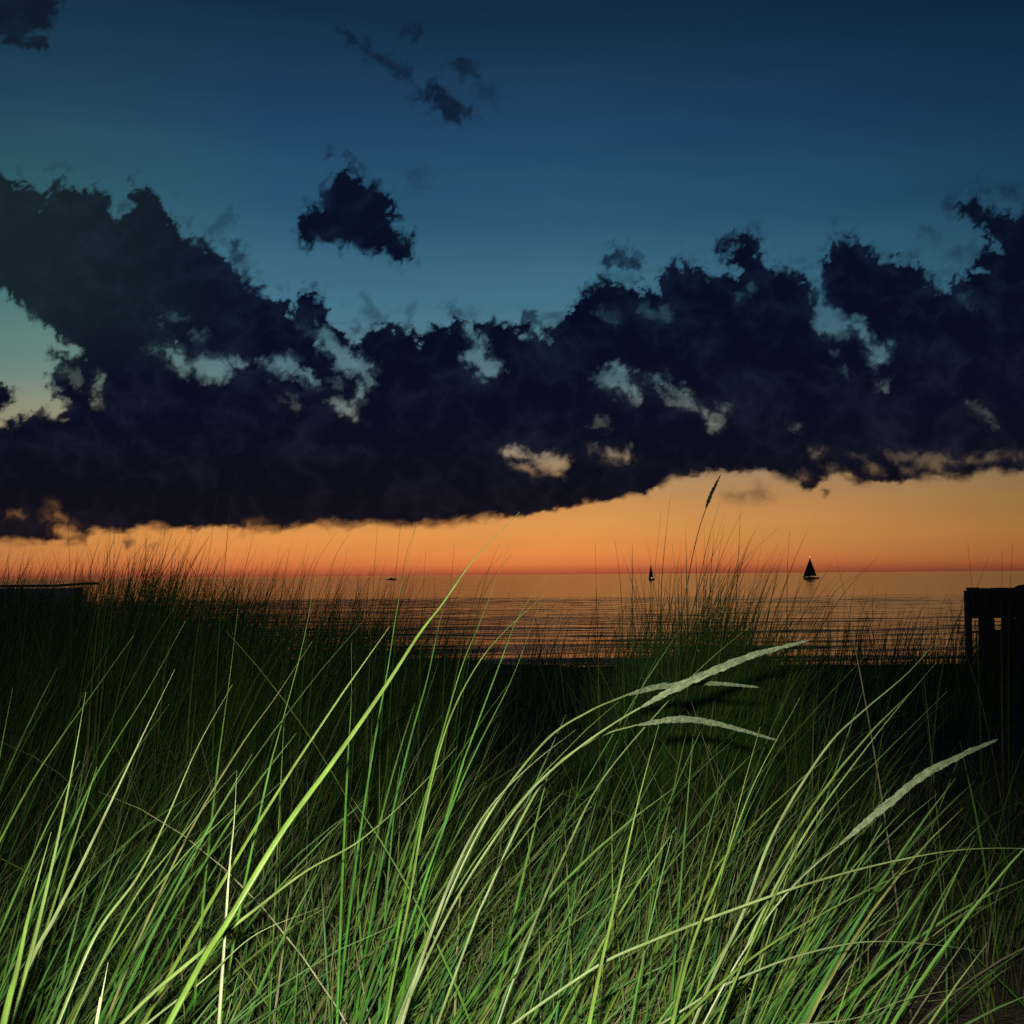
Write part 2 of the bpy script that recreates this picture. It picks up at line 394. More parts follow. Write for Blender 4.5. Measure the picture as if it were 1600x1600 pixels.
# ------------------------------------------------------------------ lake
def wave(x, y):
    r = np.hypot(x, y)
    wx = fbm(x, y, 60., 5, 3)*14
    h = .085*fbm(x*.16+wx*.1, y+wx, 4.6, 41, 3, .4)
    h = h + .040*fbm(x*.30, y+wx*.6, 2.0, 43, 3, .55) +   .010*fbm(x*.4, y, .9, 44, 2)
    sh = np.exp(-((y-66-2*fbm(x, y*0, 14, 9, 3))/2.2)**2)*.05+np.exp(-((y-74-2*fbm(x, y*0+9, 17, 9, 3))/2.0)**2)*.04
    return (h*(.45+.55*smooth(56, 80, y))+sh)*(1-.97*smooth(230, 420, r))
mat, N, L = new_mat("lake_water")
tc = nd(N, 'ShaderNodeTexCoord')
def wn_(sx, sy, sc, det):
    mp = nd(N, 'ShaderNodeMapping'); mp.inputs['Scale'].default_value = (sx, sy, 1); L.new(tc.outputs['Object'], mp.inputs[0])
    n = nd(N, 'ShaderNodeTexNoise'); n.inputs['Scale'].default_value = sc; n.inputs['Detail'].default_value = det
    L.new(mp.outputs[0], n.inputs[0]); return n.outputs['Fac']
wa = wn_(.25, 1, .35, 5); wb = wn_(.3, 1, .06, 4); wc = wn_(.12, 1, .012, 3)
hgt = math_n(N, L, 'ADD', math_n(N, L, 'MULTIPLY', wa, WAVE_A), math_n(N, L, 'MULTIPLY', wb, WAVE_B))
hgt = math_n(N, L, 'ADD', hgt, math_n(N, L, 'MULTIPLY', wc, WAVE_C))
bp = nd(N, 'ShaderNodeBump'); bp.inputs['Strength'].default_value = 1.0; bp.inputs['Distance'].default_value = 1.0
L.new(hgt, bp.inputs['Height'])
bs = nd(N, 'ShaderNodeBsdfPrincipled'); bs.inputs['Base Color'].default_value = (.012, .014, .014, 1)
bs.inputs['Roughness'].default_value = .13; bs.inputs['IOR'].default_value = 1.333
L.new(bp.outputs[0], bs.inputs['Normal'])
out = nd(N, 'ShaderNodeOutputMaterial'); L.new(bs.outputs[0], out.inputs[0]); WATER = mat
rr = np.concatenate([np.arange(46, 240, .34), np.geomspace(241, 30500, 150)])
aa = np.concatenate([np.radians(np.linspace(-88, -31, 30)), np.radians(np.linspace(-30, 30, 420)), np.radians(np.linspace(31, 88, 30))])
A, R_ = np.meshgrid(aa, rr)
# rows run parallel to the shore near by and widen into arcs far out
X = R_*np.tan(np.clip(A, -1.45, 1.45)); X = np.where(np.abs(A) > .53, R_*np.sign(A)*(np.tan(.53)+(np.abs(A)-.53)*4), X); Y = R_
V = np.stack([X, Y, wave(X, Y)], -1).reshape(-1, 3)
n, m = X.shape; i = np.arange(n-1)[:, None]*m; j = np.arange(m-1)[None, :]
tag(mesh_obj("water", V, np.stack([i+j, i+j+1, i+m+j+1, i+m+j], -1).reshape(-1, 4), WATER, smooth=True), kind='structure')

# ------------------------------------------------------------------ plain materials for the made things
def plain(name, c, rough=.7, noise=None, metallic=0.0):
    m, N, L = new_mat(name)
    bs = nd(N, 'ShaderNodeBsdfPrincipled'); bs.inputs['Roughness'].default_value = rough; bs.inputs['Metallic'].default_value = metallic
    tc = nd(N, 'ShaderNodeTexCoord'); n = nd(N, 'ShaderNodeTexNoise'); n.inputs['Scale'].default_value = (noise or (6,))[0]; n.inputs['Detail'].default_value = 6
    mp = nd(N, 'ShaderNodeMapping'); mp.inputs['Scale'].default_value = (noise[1:] if noise and len(noise) > 1 else (1, 1, 1))
    L.new(tc.outputs['Object'], mp.inputs[0]); L.new(mp.outputs[0], n.inputs[0])
    L.new(ramp(N, L, n.outputs['Fac'], [(.3, tuple(v*.6 for v in c)), (.7, tuple(v*1.3 for v in c))]), bs.inputs['Base Color'])
    o = nd(N, 'ShaderNodeOutputMaterial'); L.new(bs.outputs[0], o.inputs[0]); return m
M_WOOD = plain("old_wood", (.07, .05, .04), .9, (9, 1, 1, .15))
M_GREY = plain("grey_board", (.34, .38, .40), .9, (5, 1, 1, .2))
M_HULL = plain("boat_hull", (.05, .03, .03), .5)
M_SAIL = plain("dark_sail", (.07, .035, .03), .8)
M_SPAR = plain("spar", (.06, .05, .05), .4)
M_CABIN = plain("cabin_top", (.6, .58, .55), .5)
def lamp_mat(name, c, s):
    m, N, L = new_mat(name); e = nd(N, 'ShaderNodeEmission'); e.inputs[0].default_value = (*c, 1); e.inputs[1].default_value = s
    o = nd(N, 'ShaderNodeOutputMaterial'); L.new(e.outputs[0], o.inputs[0]); return m
M_LAMP = lamp_mat("boat_lamp", (1, .78, .5), 2.2)

# ------------------------------------------------------------------ boats
def waterpoint(px, py, drop=0.0):
    d = ray(px, py); t = (EYE[2])/(-d[2]); p = EYE+d*t; return p
def hull_mb(Lh, B, H, bow=1):
    mb = MB(); st = 14; rings = []
    for i in range(st+1):
        t = i/st; w = B/2*(1-(max(0, t-.35)/.65)**2.4)*(.78+.22*min(1, t/.3)); w = max(w, .02)
        x = (-.5+t)*Lh; top = H*(1+.25*t*t); x2 = x-(.06*Lh*(t > .8)*(t-.8)/.2)
        keel = -.35*H*(1-t**3)
        rings.append([(x, -w, top), (x2, -w*.82, top*.35), (x2, 0, keel), (x2, w*.82, top*.35), (x, w, top), (x, 0, top*1.03)])
    v = [p for r in rings for p in r]; f = []
    for i in range(st):
        for k in range(6):
            f.append((i*6+k, i*6+(k+1) % 6, (i+1)*6+(k+1) % 6, (i+1)*6+k))
    f.append((5, 4, 3, 2, 1, 0)); f.append(tuple(st*6+k for k in range(6))); mb.add(v, f); return mb
def sail_mb(A_, B_, C_, belly, n=10, th=.03):
    """three corners: tack, head, clew"""
    A_, B_, C_ = map(np.array, (A_, B_, C_)); front = []; 
    for i in range(n+1):
        u = i/n
        for k in range(n+1):
            w = k/n; p = A_*(1-u)*(1-w)+C_*(1-u)*w+B_*u
            b = math.sin(math.pi*w)*math.sin(math.pi*(1-u)*.9)*belly
            front.append(p+np.array([0, b, 0]))
    f = [(i*(n+1)+k, i*(n+1)+k+1, (i+1)*(n+1)+k+1, (i+1)*(n+1)+k) for i in range(n) for k in range(n)]
    mb = MB(); mb.add(front, f); m2 = len(f)
    mb.add([p+np.array([0, th, 0]) for p in front], [q[::-1] for q in f]); return mb
def sailboat(px, py, rz, label, mast_h, Lh, lamp):
    p = waterpoint(px, py)
    t = empty("sailboat", (p[0], p[1], 0.0), rz)
    tag(t, label, "sailboat", "sailboats out on the lake")
    hull_mb(Lh, 3.1, 1.15).build("hull", M_HULL, t, True)
    mb = MB(); mb.box(-.16*Lh, .16*Lh, -.8, .8, 1.16, 1.62, .02); mb.build("cabin", M_CABIN, t)
    mb = MB(); mb.tube([(.04*Lh, 0, .9), (.04*Lh, 0, mast_h)], [.11, .05]); mb.build("mast", M_SPAR, t)
    mb = MB(); mb.tube([(.03*Lh, 0, 2.3), (-.36*Lh, .1, 2.25)], .07); mb.build("boom", M_SPAR, t)
    sail_mb((.03*Lh, 0, 2.4), (.035*Lh, 0, mast_h-.5), (-.36*Lh, .15, 2.35), .5).build("mainsail", M_SAIL, t, True)
    sail_mb((.49*Lh, 0, 1.5), (.05*Lh, 0, mast_h-1.2), (.0*Lh, -.3, 1.9), -.5).build("headsail", M_SAIL, t, True)
    mb = MB(); mb.tube([(.5*Lh, 0, 1.3), (.045*Lh, 0, mast_h-.9)], .025, 5); mb.tube([(-.49*Lh, 0, 1.2), (.035*Lh, 0, mast_h-.1)], .025, 5); mb.build("stay", M_SPAR, t)
    mb = MB(); lx, lz = lamp; mb.tube([(lx, -.05, lz), (lx, -.05, lz+.25), (lx, -.05, lz+.5)], [.18, .3, .16], 8); mb.build("masthead_light" if lz > 5 else "deck_light", M_LAMP, t)
    return t
sailboat(1267, 904.5, math.pi+.12, "dark triangular-sailed boat with a bright masthead lamp, alone on the open lake", 16.6, 12.6, (.4, 16.6))
sailboat(1017.5, 906.5, math.pi/2+.28, "slim sailboat seen end-on behind tall grass, with a small lamp near the water", 12.8, 10.0, (-1.0, 1.5))
p = waterpoint(612, 906.2)
t = empty("motorboat", (p[0], p[1], 0.0), .1)
tag(t, "low dark motorboat far out near the horizon, without a sail", "motorboat")
hull_mb(13., 3.2, 1.2).build("hull", M_HULL, t, True)
mb = MB(); mb.box(-2.6, 2.2, -1.2, 1.2, 1.22, 2.1, .05); mb.build("cabin", M_HULL, t)
mb = MB(); mb.box(-2.9, 1.4, -1.3, 1.3, 2.11, 2.25, .02); mb.build("roof", M_HULL, t)

# ------------------------------------------------------------------ wooden things at the dune edge
def board_stand():
    D_ = 10.5; p = at(1551, 980, D_); gx, gy = p[0], p[1]; gz = float(ground_z(gx, gy))
    t = empty("board_barrier", (gx, gy, gz), -.06)
    tag(t, "dark boards across posts with gaps beneath, rising above grass on the dune edge", "barrier")
    s = D_/F; top = at(1551, 918, D_)[2]-gz; bot = at(1551, 966, D_)[2]-gz
    x = lambda v: (v-1551)*s
    edges = [1513.5, 1532, 1551, 1569.5, 1587.5]
    for a_, b_ in zip(edges[:-1], edges[1:]):
        mb = MB(); mb.box(x(a_)+.0015, x(b_)-.0015, -.02, .02, bot+random.uniform(-.012, .008), top+random.uniform(-.012, .0), .002); mb.build("board", M_WOOD, t)
    for a_, b_, lean in ((1514, 1521, 0), (1536, 1553, -.02), (1570, 1586, .01)):
        mb = MB(); mb.add([(x(a_)+lean, .024, -.12), (x(b_)+lean, .024, -.12), (x(b_)+lean, .10, -.12), (x(a_)+lean, .10, -.12),
                           (x(a_), .024, top-.03), (x(b_), .024, top-.03), (x(b_), .10, top-.03), (x(a_), .10, top-.03)],
                          [(3, 2, 1, 0), (4, 5, 6, 7), (0, 1, 5, 4), (1, 2, 6, 5), (2, 3, 7, 6), (3, 0, 4, 7)]); mb.build("post", M_WOOD, t)
    zl = [(1536, 1553.5, 1000), (1570.5, 1587.5, 1000), (1553.6, 1570.4, 1003)]
    for (a_, b_, yy), tp in zip(zl, (967, 967, 984)):
        mb = MB(); mb.box(x(a_)+.001, x(b_)-.001, -.018, .018, -.05, at(1551, tp, D_)[2]-gz, .001); mb.build('board', M_WOOD, t)
    zr = at(1551, 1012, D_)[2]-gz
    mb = MB(); mb.box(x(1530), x(1588), -.045, -.021, zr-.07, zr-.012, .003); mb.build("rail", M_WOOD, t)
    p = at(1612, 980, D_*1.02); gz = float(ground_z(p[0], p[1]))
    t = empty("wide_post", (p[0], p[1], gz)); tag(t, "taller rounded dark timber post at the right edge, beside the boarded barrier", "post")
    top = at(1612, 913, D_*1.02)[2]-gz
    w = 22*s; mb = MB()
    mb.box(-w, w, -.06, .06, -.15, top-.07, .003); mb.build("shaft", M_WOOD, t)
    mb = MB(); n = 12
    prof = [(-w, top-.069)]+[(-w*math.cos(math.pi*k/n), top-.069+.069*math.sin(math.pi*k/n)**.5) for k in range(1, n)]+[(w, top-.069)]
    v = [(a_, -.058, b_) for a_, b_ in prof]+[(a_, .058, b_) for a_, b_ in prof]; m_ = len(prof)
    mb.add(v, [tuple(range(m_)), tuple(range(m_, 2*m_))[::-1]]+[(k, k+m_, (k+1) % m_+m_, (k+1) % m_) for k in range(m_)]); mb.build("cap", M_WOOD, t)
board_stand()
def grey_wall():
    D_ = 11.5; s = D_/F; p = at(40, 985, D_); gz = float(ground_z(p[0], p[1]))
    t = empty("low_wall", (p[0], p[1], gz), .02)
    tag(t, "low pale grey boarded wall with thin dark top rail behind grass", "wall")
    x = lambda v: (v-40)*s
    top = at(40, 919, D_)[2]-gz
    for a_, b_ in ((-150, -78), (-77, -12), (-10, 12), (14, 50), (51, 82), (84, 116)):
        mb = MB(); mb.box(x(a_), x(b_), -.02, .02, -.1, top-.002, .0015); mb.build("panel", M_GREY, t)
    mb = MB(); n = 14; 
    pts = [(x(-155+ (152+155)*k/n), 0, top+.022+ .02*smooth(105, 150, -155+(330)*k/n)) for k in range(n+1)]
    mb.tube(pts, .013, 8); mb.build("top_rail", M_WOOD, t)
    for c in (12.9, 120):
        mb = MB(); mb.box(x(c)-.03, x(c)+.03, .022, .075, -.1, top+.005, .002); mb.build("post", M_WOOD, t)
grey_wall()

# ------------------------------------------------------------------ grass
def grass_material(name, stops, trans=.3, spec=.16, rough=.4):
    m, N, L = new_mat(name)
    h = nd(N, 'ShaderNodeAttribute', attribute_name='hue'); a_ = nd(N, 'ShaderNodeAttribute', attribute_name='along')
    base = ramp(N, L, h.outputs['Fac'], stops)
    geo = nd(N, 'ShaderNodeNewGeometry')
    nz = nd(N, 'ShaderNodeTexNoise'); nz.inputs['Scale'].default_value = 34; nz.inputs['Detail'].default_value = 5; L.new(geo.outputs['Position'], nz.inputs[0])
    var = ramp(N, L, nz.outputs['Fac'], [(.3, (.62, .56, .5)), (.55, (1, 1, 1)), (.7, (1.35, 1.28, 1.15))])
    base = mixc(N, L, 'MULTIPLY', 1.0, base, var)
    dry = math_n(N, L, 'MULTIPLY', math_n(N, L, 'POWER', a_.outputs['Fac'], 3.0), .45, True)
    base = mixc(N, L, 'MIX', dry, base, (.17, .18, .08))
    df = nd(N, 'ShaderNodeBsdfDiffuse'); tr = nd(N, 'ShaderNodeBsdfTranslucent'); gl = nd(N, 'ShaderNodeBsdfGlossy')
    L.new(base, df.inputs[0]); L.new(mixc(N, L, 'MULTIPLY', 1.0, base, (1.1, 1.2, .5)), tr.inputs[0])
    gl.inputs['Roughness'].default_value = rough; gl.inputs[0].default_value = (.9, 1, .9, 1)
    m1 = nd(N, 'ShaderNodeMixShader'); m1.inputs[0].default_value = trans; L.new(df.outputs[0], m1.inputs[1]); L.new(tr.outputs[0], m1.inputs[2])
    fr = nd(N, 'ShaderNodeFresnel'); fr.inputs[0].default_value = 1.4
    m2 = nd(N, 'ShaderNodeMixShader'); L.new(math_n(N, L, 'MULTIPLY', fr.outputs[0], spec), m2.inputs[0]); L.new(m1.outputs[0], m2.inputs[1]); L.new(gl.outputs[0], m2.inputs[2])
    o = nd(N, 'ShaderNodeOutputMaterial'); L.new(m2.outputs[0], o.inputs[0]); return m
GREENS = [(0.0, (.016, .090, .026)), (.25, (.030, .135, .018)), (.5, (.062, .180, .016)), (.68, (.145, .205, .026)), (.8, (.17, .17, .045)), (.92, (.16, .13, .075)), (1.0, (.26, .23, .14))]
M_GRASS = grass_material("marram_grass", GREENS)
M_BLADE = grass_material("marram_blade", [(0, (.03, .085, .014)), (.35, (.075, .125, .015)), (.6, (.12, .165, .045)), (.8, (.15, .18, .085)), (1, (.21, .21, .12))], .2, .5, .35)
M_HEAD = plain("seed_spike", (.085, .10, .05), .9, (210,))

def ribbons(P, W, side, hue, fold=.35):
    """P (n,S,3) centre lines, W (n,S) half widths, side (n,S,3) unit; three verts across, folded into a keel"""
    n, S, _ = P.shape
    T = np.gradient(P, axis=1); T /= np.linalg.norm(T, axis=2, keepdims=True)+1e-9
    nor = np.cross(T, side); nor /= np.linalg.norm(nor, axis=2, keepdims=True)+1e-9
    V = np.stack([P-side*W[..., None], P+nor*W[..., None]*fold*2, P+side*W[..., None]], 2)      # n,S,3,3
    idx = np.arange(n*S*3).reshape(n, S, 3)
    q = []
    for a_ in (0, 1):
        q.append(np.stack([idx[:, :-1, a_], idx[:, :-1, a_+1], idx[:, 1:, a_+1], idx[:, 1:, a_]], -1).reshape(-1, 4))
    along = np.broadcast_to(np.linspace(0, 1, S)[None, :, None], (n, S, 3))
    hh = np.broadcast_to(hue[:, None, None], (n, S, 3))
    return V.reshape(-1, 3), np.concatenate(q), hh.reshape(-1), along.reshape(-1)
def unit(v): return v/(np.linalg.norm(v, axis=-1, keepdims=True)+1e-9)
def make_blades(root, length, lean, azim, bend, width, hue, S=9, flop=None):
    """root (n,3); lean = angle from upright at the foot; azim = compass of the lean; bend = extra angle gathered to the tip"""
    n = len(root); t = np.linspace(0, 1, S)[None, :]
    ang = lean[:, None]+bend[:, None]*t**1.6
    ds = length[:, None]/(S-1)
    wob = azim[:, None]+.10*np.sin(t*3+hue[:, None]*40)
    dirs = np.stack([np.sin(ang)*np.cos(wob), np.sin(ang)*np.sin(wob), np.cos(ang)], -1)
    P = root[:, None, :]+np.concatenate([np.zeros((n, 1, 3)), np.cumsum(dirs[:, :-1]*ds[..., None], 1)], 1)
    W = width[:, None]*(np.clip(1-t, 0, 1)**.55)*(.75+.25*np.minimum(1, t*5))*.5+.00015
    tw = rng.uniform(0, math.pi, n)[:, None]+t*rng.normal(0, .8, n)[:, None]
    up = np.array([0, 0, 1.0]); a_ = unit(np.cross(dirs, np.array([.13, .99, .05]))); b_ = unit(np.cross(dirs, a_))
    side = a_*np.cos(tw)[..., None]+b_*np.sin(tw)[..., None]
    return P, W, side, hue
def tufts(cx, cy, nb, spread, Lm, lean_s, wind, width, bend=(.5, .35), hue=(.35, .2), S=9):
    """cx, cy, nb, Lm arrays per tuft -> blade arrays"""
    k = np.repeat(np.arange(len(cx)), nb); n = len(k)
    r = spread*np.sqrt(rng.uniform(0, 1, n)); th = rng.uniform(0, 2*math.pi, n)
    x = cx[k]+r*np.cos(th); y = cy[k]+r*np.sin(th)
    root = np.stack([x, y, ground_z(x, y)-.02], -1)
    ln = np.abs(rng.normal(0, lean_s, n)); ox = np.sin(ln)*np.cos(th+rng.normal(0, .5, n))+wind*rng.uniform(.5, 1.4, n); oy = np.sin(ln)*np.sin(th)*.7
    azim = np.arctan2(oy, ox); lean = np.clip(np.hypot(ox, oy), 0, 1.1)
    L_ = Lm[k]*np.clip(rng.normal(.82, .2, n), .25, 1.25)
    bd = np.clip(rng.normal(bend[0], bend[1], n), -.1, 1.7)
    w = width*rng.uniform(.55, 1.25, n)
    hu = np.clip(rng.normal(hue[0], hue[1], n)+.12*np.sin(k*1.7), 0, 1)
    return make_blades(root, L_, lean, azim, bd, w, hu, S)
def join(parts):
    Vs, Fs, Hs, As = [], [], [], []; o = 0
    for P, W, sd, hu in parts:
        v, f, h, a_ = ribbons(P, W, sd, hu); Vs.append(v); Fs.append(f+o); Hs.append(h); As.append(a_); o += len(v)
    return np.concatenate(Vs), np.concatenate(Fs), np.concatenate(Hs), np.concatenate(As)
def stuff(name, parts, label, mat=None):
    v, f, h, a_ = join(parts)
    o = mesh_obj(name, v, f, mat or M_GRASS, attrs={'hue': h, 'along': a_})
    return tag(o, label, "grass", kind='stuff')
def scatter(n, px0, px1, d0, d1, power=1.0, dens=None):
    """random spots seen between two picture columns and two distances"""
    d = d0+(d1-d0)*rng.uniform(0, 1, n)**power; px = rng.uniform(px0, px1, n)
    if dens is not None:
        keep = rng.uniform(0, 1, n) < dens(px, d); d = d[keep]; px = px[keep]
    x = (px-800)/F*d; return x, d, px
def I(a_, n): return np.full(n, a_)

def near_grass():
    parts = []
    def D1(px, d): return np.interp(px, [-300, 20, 150, 300, 420, 560, 980, 1100, 1250, 1400, 1900], [.8, .9, .35, .7, .5, 1, .9, .38, .08, .02, .02])
    x, y, px = scatter(84, -260, 1700, 1.0, 1.8, .9, D1)
    nb = rng.integers(12, 30, len(x))
    parts.append(tufts(x, y, nb, .045, rng.uniform(.40, .80, len(x)), .15, .30, .0056, (.42, .25), (.36, .22), 14))
    x, y, px = scatter(62, -260, 1750, 1.7, 3.0, 1, D1)
    parts.append(tufts(x, y, rng.integers(8, 22, len(x)), .06, rng.uniform(.34, .66, len(x)), .18, .28, .0046, (.42, .28), (.38, .24), 11))
    # low dense underlayer with dead litter
    x, y, px = scatter(260, -260, 1800, 1.2, 2.6, .9, D1)
    parts.append(tufts(x, y, rng.integers(14, 34, len(x)), .10, rng.uniform(.14, .36, len(x)), .45, .14, .0040, (.5, .5), (.64, .24), 7))
    x, y, px = scatter(45, -200, 1750, 2.2, 3.8, 1)
    parts.append(tufts(x, y, rng.integers(8, 18, len(x)), .09, rng.uniform(.3, .6, len(x)), .22, .22, .004, (.4, .3), (.5, .25), 9))
    # straw-coloured old growth at the foot of the middle tussocks
    x, y, px = scatter(95, 430, 1130, 1.3, 2.2, 1)
    parts.append(tufts(x, y, rng.integers(14, 30, len(x)), .09, rng.uniform(.22, .46, len(x)), .34, .16, .0042, (.5, .5), (.80, .14), 8))
    # stray stems leaning every way
    n = 170; x, y, px = scatter(n, -200, 1800, 1.1, 3.2, 1)
    root = np.stack([x, y, ground_z(x, y)-.02], -1)
    parts.append(make_blades(root, rng.uniform(.35, .95, n), rng.uniform(.1, .8, n), rng.uniform(0, 2*math.pi, n), rng.uniform(.1, 1.3, n), rng.uniform(.0018, .0036, n), rng.uniform(.55, 1, n), 14))
    return parts
stuff("marram_grass", near_grass(), "dense green dune grass leaning right, flash lit in the near dune")

def mid_grass():
    parts = []
    x, y, px = scatter(430, -150, 1750, 3.4, 6.2, 1, lambda p, d: np.interp(p, [-150, 600, 760, 900, 1150, 1300, 1750], [.8, .8, .3, .6, .6, .12, .2]))
    hm = np.interp(px, [0, 600, 750, 920, 1150, 1300, 1600], [.78, .8, .6, .7, .7, .5, .6])
    parts.append(tufts(x, y, rng.integers(12, 26, len(x)), .10, hm*rng.uniform(.7, 1.1, len(x)), .18, .14, .0048, (.35, .35), (.45, .28), 7))
    x, y, px = scatter(820, -150, 1800, 2.9, 7.0, 1.1)
    parts.append(tufts(x, y, rng.integers(8, 20, len(x)), .2, rng.uniform(.12, .36, len(x)), .75, .1, .0042, (.5, .5), (.9, .1), 5))
    return parts
stuff("dune_grass", mid_grass(), "shadowy thinner dune grass with dead stems between the near grass and the lake")

def far_grass():
    parts = []
    x, y, px = scatter(760, -260, 760, 5.5, 12, 1, lambda p, d: np.interp(p, [-260, 0, 500, 640, 760], [1, 1, .9, .6, .2]))
    top = np.interp(px, [-200, 60, 180, 300, 560, 680, 760], [.92, .95, 1.14, .95, 1.05, 1.0, .8])*rng.uniform(.7, 1.12, len(px))
    parts.append(tufts(x, y, rng.integers(10, 22, len(x)), .14, top, .15, .14, .0078, (.26, .22), (.36, .25), 7))
    x, y, px = scatter(90, -160, 230, 5.5, 9.0, 1)
    parts.append(tufts(x, y, rng.integers(12, 24, len(x)), .14, rng.uniform(.75, 1.08, len(x)), .15, .14, .0078, (.26, .22), (.36, .25), 7))
    x, y, px = scatter(300, 740, 1900, 8, 16.5, 1, lambda p, d: np.interp(p, [740, 900, 1150, 1300, 1500, 1900], [.3, .5, .75, .7, .9, 1]))
    parts.append(tufts(x, y, rng.integers(6, 14, len(x)), .2, rng.uniform(.5, 1.2, len(x)), .2, .12, .0095, (.35, .35), (.5, .25), 7))
    x, y, px = scatter(420, 560, 1750, 11.5, 16.5, 1)          # short growth along the crest
    parts.append(tufts(x, y, rng.integers(5, 14, len(x)), .22, rng.uniform(.10, .42, len(x)), .4, .1, .010, (.4, .3), (.5, .25), 5))
    return parts
stuff("back_grass", far_grass(), "distant dark dune grass silhouetted against the lake and the orange sky")

def clump():
    n = 145; x = .74+rng.normal(0, .27, n); y = 4.9+rng.normal(0, .36, n)
    return [tufts(x, y, rng.integers(16, 30, n), .10, np.clip(1.08-.6*np.abs(x-.83), .55, 1.1)*rng.uniform(.55, 1.0, n), .17, .12, .0054, (.3, .3), (.28, .2), 9)]
stuff("tall_grass_clump", clump(), "tall bushy grass clump standing before the water, tips crossing the orange sky")

# ---- single blades and seed stalks that stand out
def catmull(pts, n):
    p = np.array(pts, float); p = np.vstack([2*p[0]-p[1], p, 2*p[-1]-p[-2]])
    m_ = len(p)-3; out_ = []
    for u in np.linspace(0, m_-1e-6, n):
        i = int(u); t = u-i; a_, b_, c_, d_ = p[i:i+4]
        out_.append(.5*((2*b_)+(-a_+c_)*t+(2*a_-5*b_+4*c_-d_)*t*t+(-a_+3*b_-3*c_+d_)*t**3))
    return np.array(out_)
def trace(pix, d0, d1):
    """picture trace -> 3-D points, foot to tip, carried on down to the sand"""
    k = len(pix); P = [at(x, y, d0+(d1-d0)*i/(k-1)) for i, (x, y) in enumerate(pix)]
    a_ = P[0]; t = unit(P[0]-P[1]); down = []
    q = a_.copy(); v = t.copy()
    for s in range(60):
        v = unit(v*.93+np.array([-.01, .02, -1])*.07); q = q+v*.035
        g = float(ground_z(q[0], q[1]))
        down.append(q.copy())
        if q[2] < g-.02: break
    return np.array(down[::-1][::4] + P if len(down) > 3 else P)
def blade_mesh(P, w, name, parent, mat, hue, loc, ntip=.06, prof=None):
    """a closed, flattened six-sided leaf along P (K,3); w = full width in metres"""
    K = len(P); T = unit(np.gradient(P, axis=0)); view = unit(P-EYE)
    a_ = unit(np.cross(T, view)); b_ = np.cross(T, a_)
    t = np.linspace(0, 1, K)
    W = w*.5*(prof(t) if prof else np.clip((1-t)/.45, ntip, 1)**.8*(.8+.2*np.sin(np.clip(t, 0, 1)*math.pi)))
    ring = [(1, 0), (.5, .28), (-.5, .28), (-1, 0), (-.5, -.16), (.5, -.16)]
    tw = .5*np.sin(t*2.2+hue*9)
    V = []
    for cx, cy in ring:
        V.append(P+(a_*(cx*np.cos(tw))[:, None]+b_*(cx*np.sin(tw)+cy)[:, None])*W[:, None])
    V = np.stack(V, 1)
    idx = np.arange(K*6).reshape(K, 6)
    fs = [np.stack([idx[:-1, k], idx[:-1, (k+1) % 6], idx[1:, (k+1) % 6], idx[1:, k]], -1) for k in range(6)]
    o = mesh_obj(name, V.reshape(-1, 3)-np.array(loc), np.concatenate(fs), mat, parent,
                 {'hue': np.full(K*6, hue), 'along': np.repeat(t, 6)}, True)
    if not parent: o.location = Vector(loc)
    return o
def hero(pix, d0, d1, wpx, hue, label, group=None):
    P = catmull(trace(pix, d0, d1), 60)
    loc = P[0]
    o = blade_mesh(P, wpx*(d0+d1)/2/F, "marram_shoot", None, M_BLADE, hue, loc)
    return tag(o, label, "grass shoot", group)
def seed_head(P, w, parent, loc, mat):
    """spike of small overlapping spikelets along P"""
    K = 240; C = catmull(P, K); T = unit(np.gradient(C, axis=0)); a_ = unit(np.cross(T, np.array([.1, 1, .2]))); b_ = np.cross(T, a_)
    Ltot = np.linalg.norm(np.diff(C, axis=0), axis=1).sum()
    vs, fs = [], []; r_ = random.Random(int(w*1e6))
    prof = lambda t: (min(1, t/.16)**.8)*(min(1, (1-t)/.5)**.75)*.9+.1
    core = MB(); cc = C[::6]; core.tube(cc, [w*.33*prof(i/(len(cc)-1))*(1+.18*math.sin(i*1.9)) for i in range(len(cc))], 7)
    vs += core.v; fs += core.f
    for i in range(K):
        t = i/(K-1)
        for s in range(4):
            th = r_.uniform(0, 2*math.pi); rad = a_[i]*math.cos(th)+b_[i]*math.sin(th)
            p = C[i]+rad*w*.17*prof(t)*(1+.7*math.sin(i*.33+2*math.sin(i*.11)))
            ln = .0145*r_.uniform(.7, 1.3)*(.55+.45*prof(t)); wd = ln*.13
            d = unit(T[i]+rad*r_.uniform(.12, .34)*w/.010*prof(t)); s1 = unit(np.cross(d, rad)); s2 = np.cross(d, s1)
            q = len(vs)
            vs += [tuple(p), tuple(p+d*ln*.45+s1*wd), tuple(p+d*ln*.45+s2*wd), tuple(p+d*ln*.45-s1*wd), tuple(p+d*ln*.45-s2*wd), tuple(p+d*ln)]
            fs += [(q, q+1, q+2), (q, q+2, q+3), (q, q+3, q+4), (q, q+4, q+1), (q+5, q+2, q+1), (q+5, q+3, q+2), (q+5, q+4, q+3), (q+5, q+1, q+4)]
    return mesh_obj("seed_head", np.array(vs)-np.array(loc), fs, mat, parent)
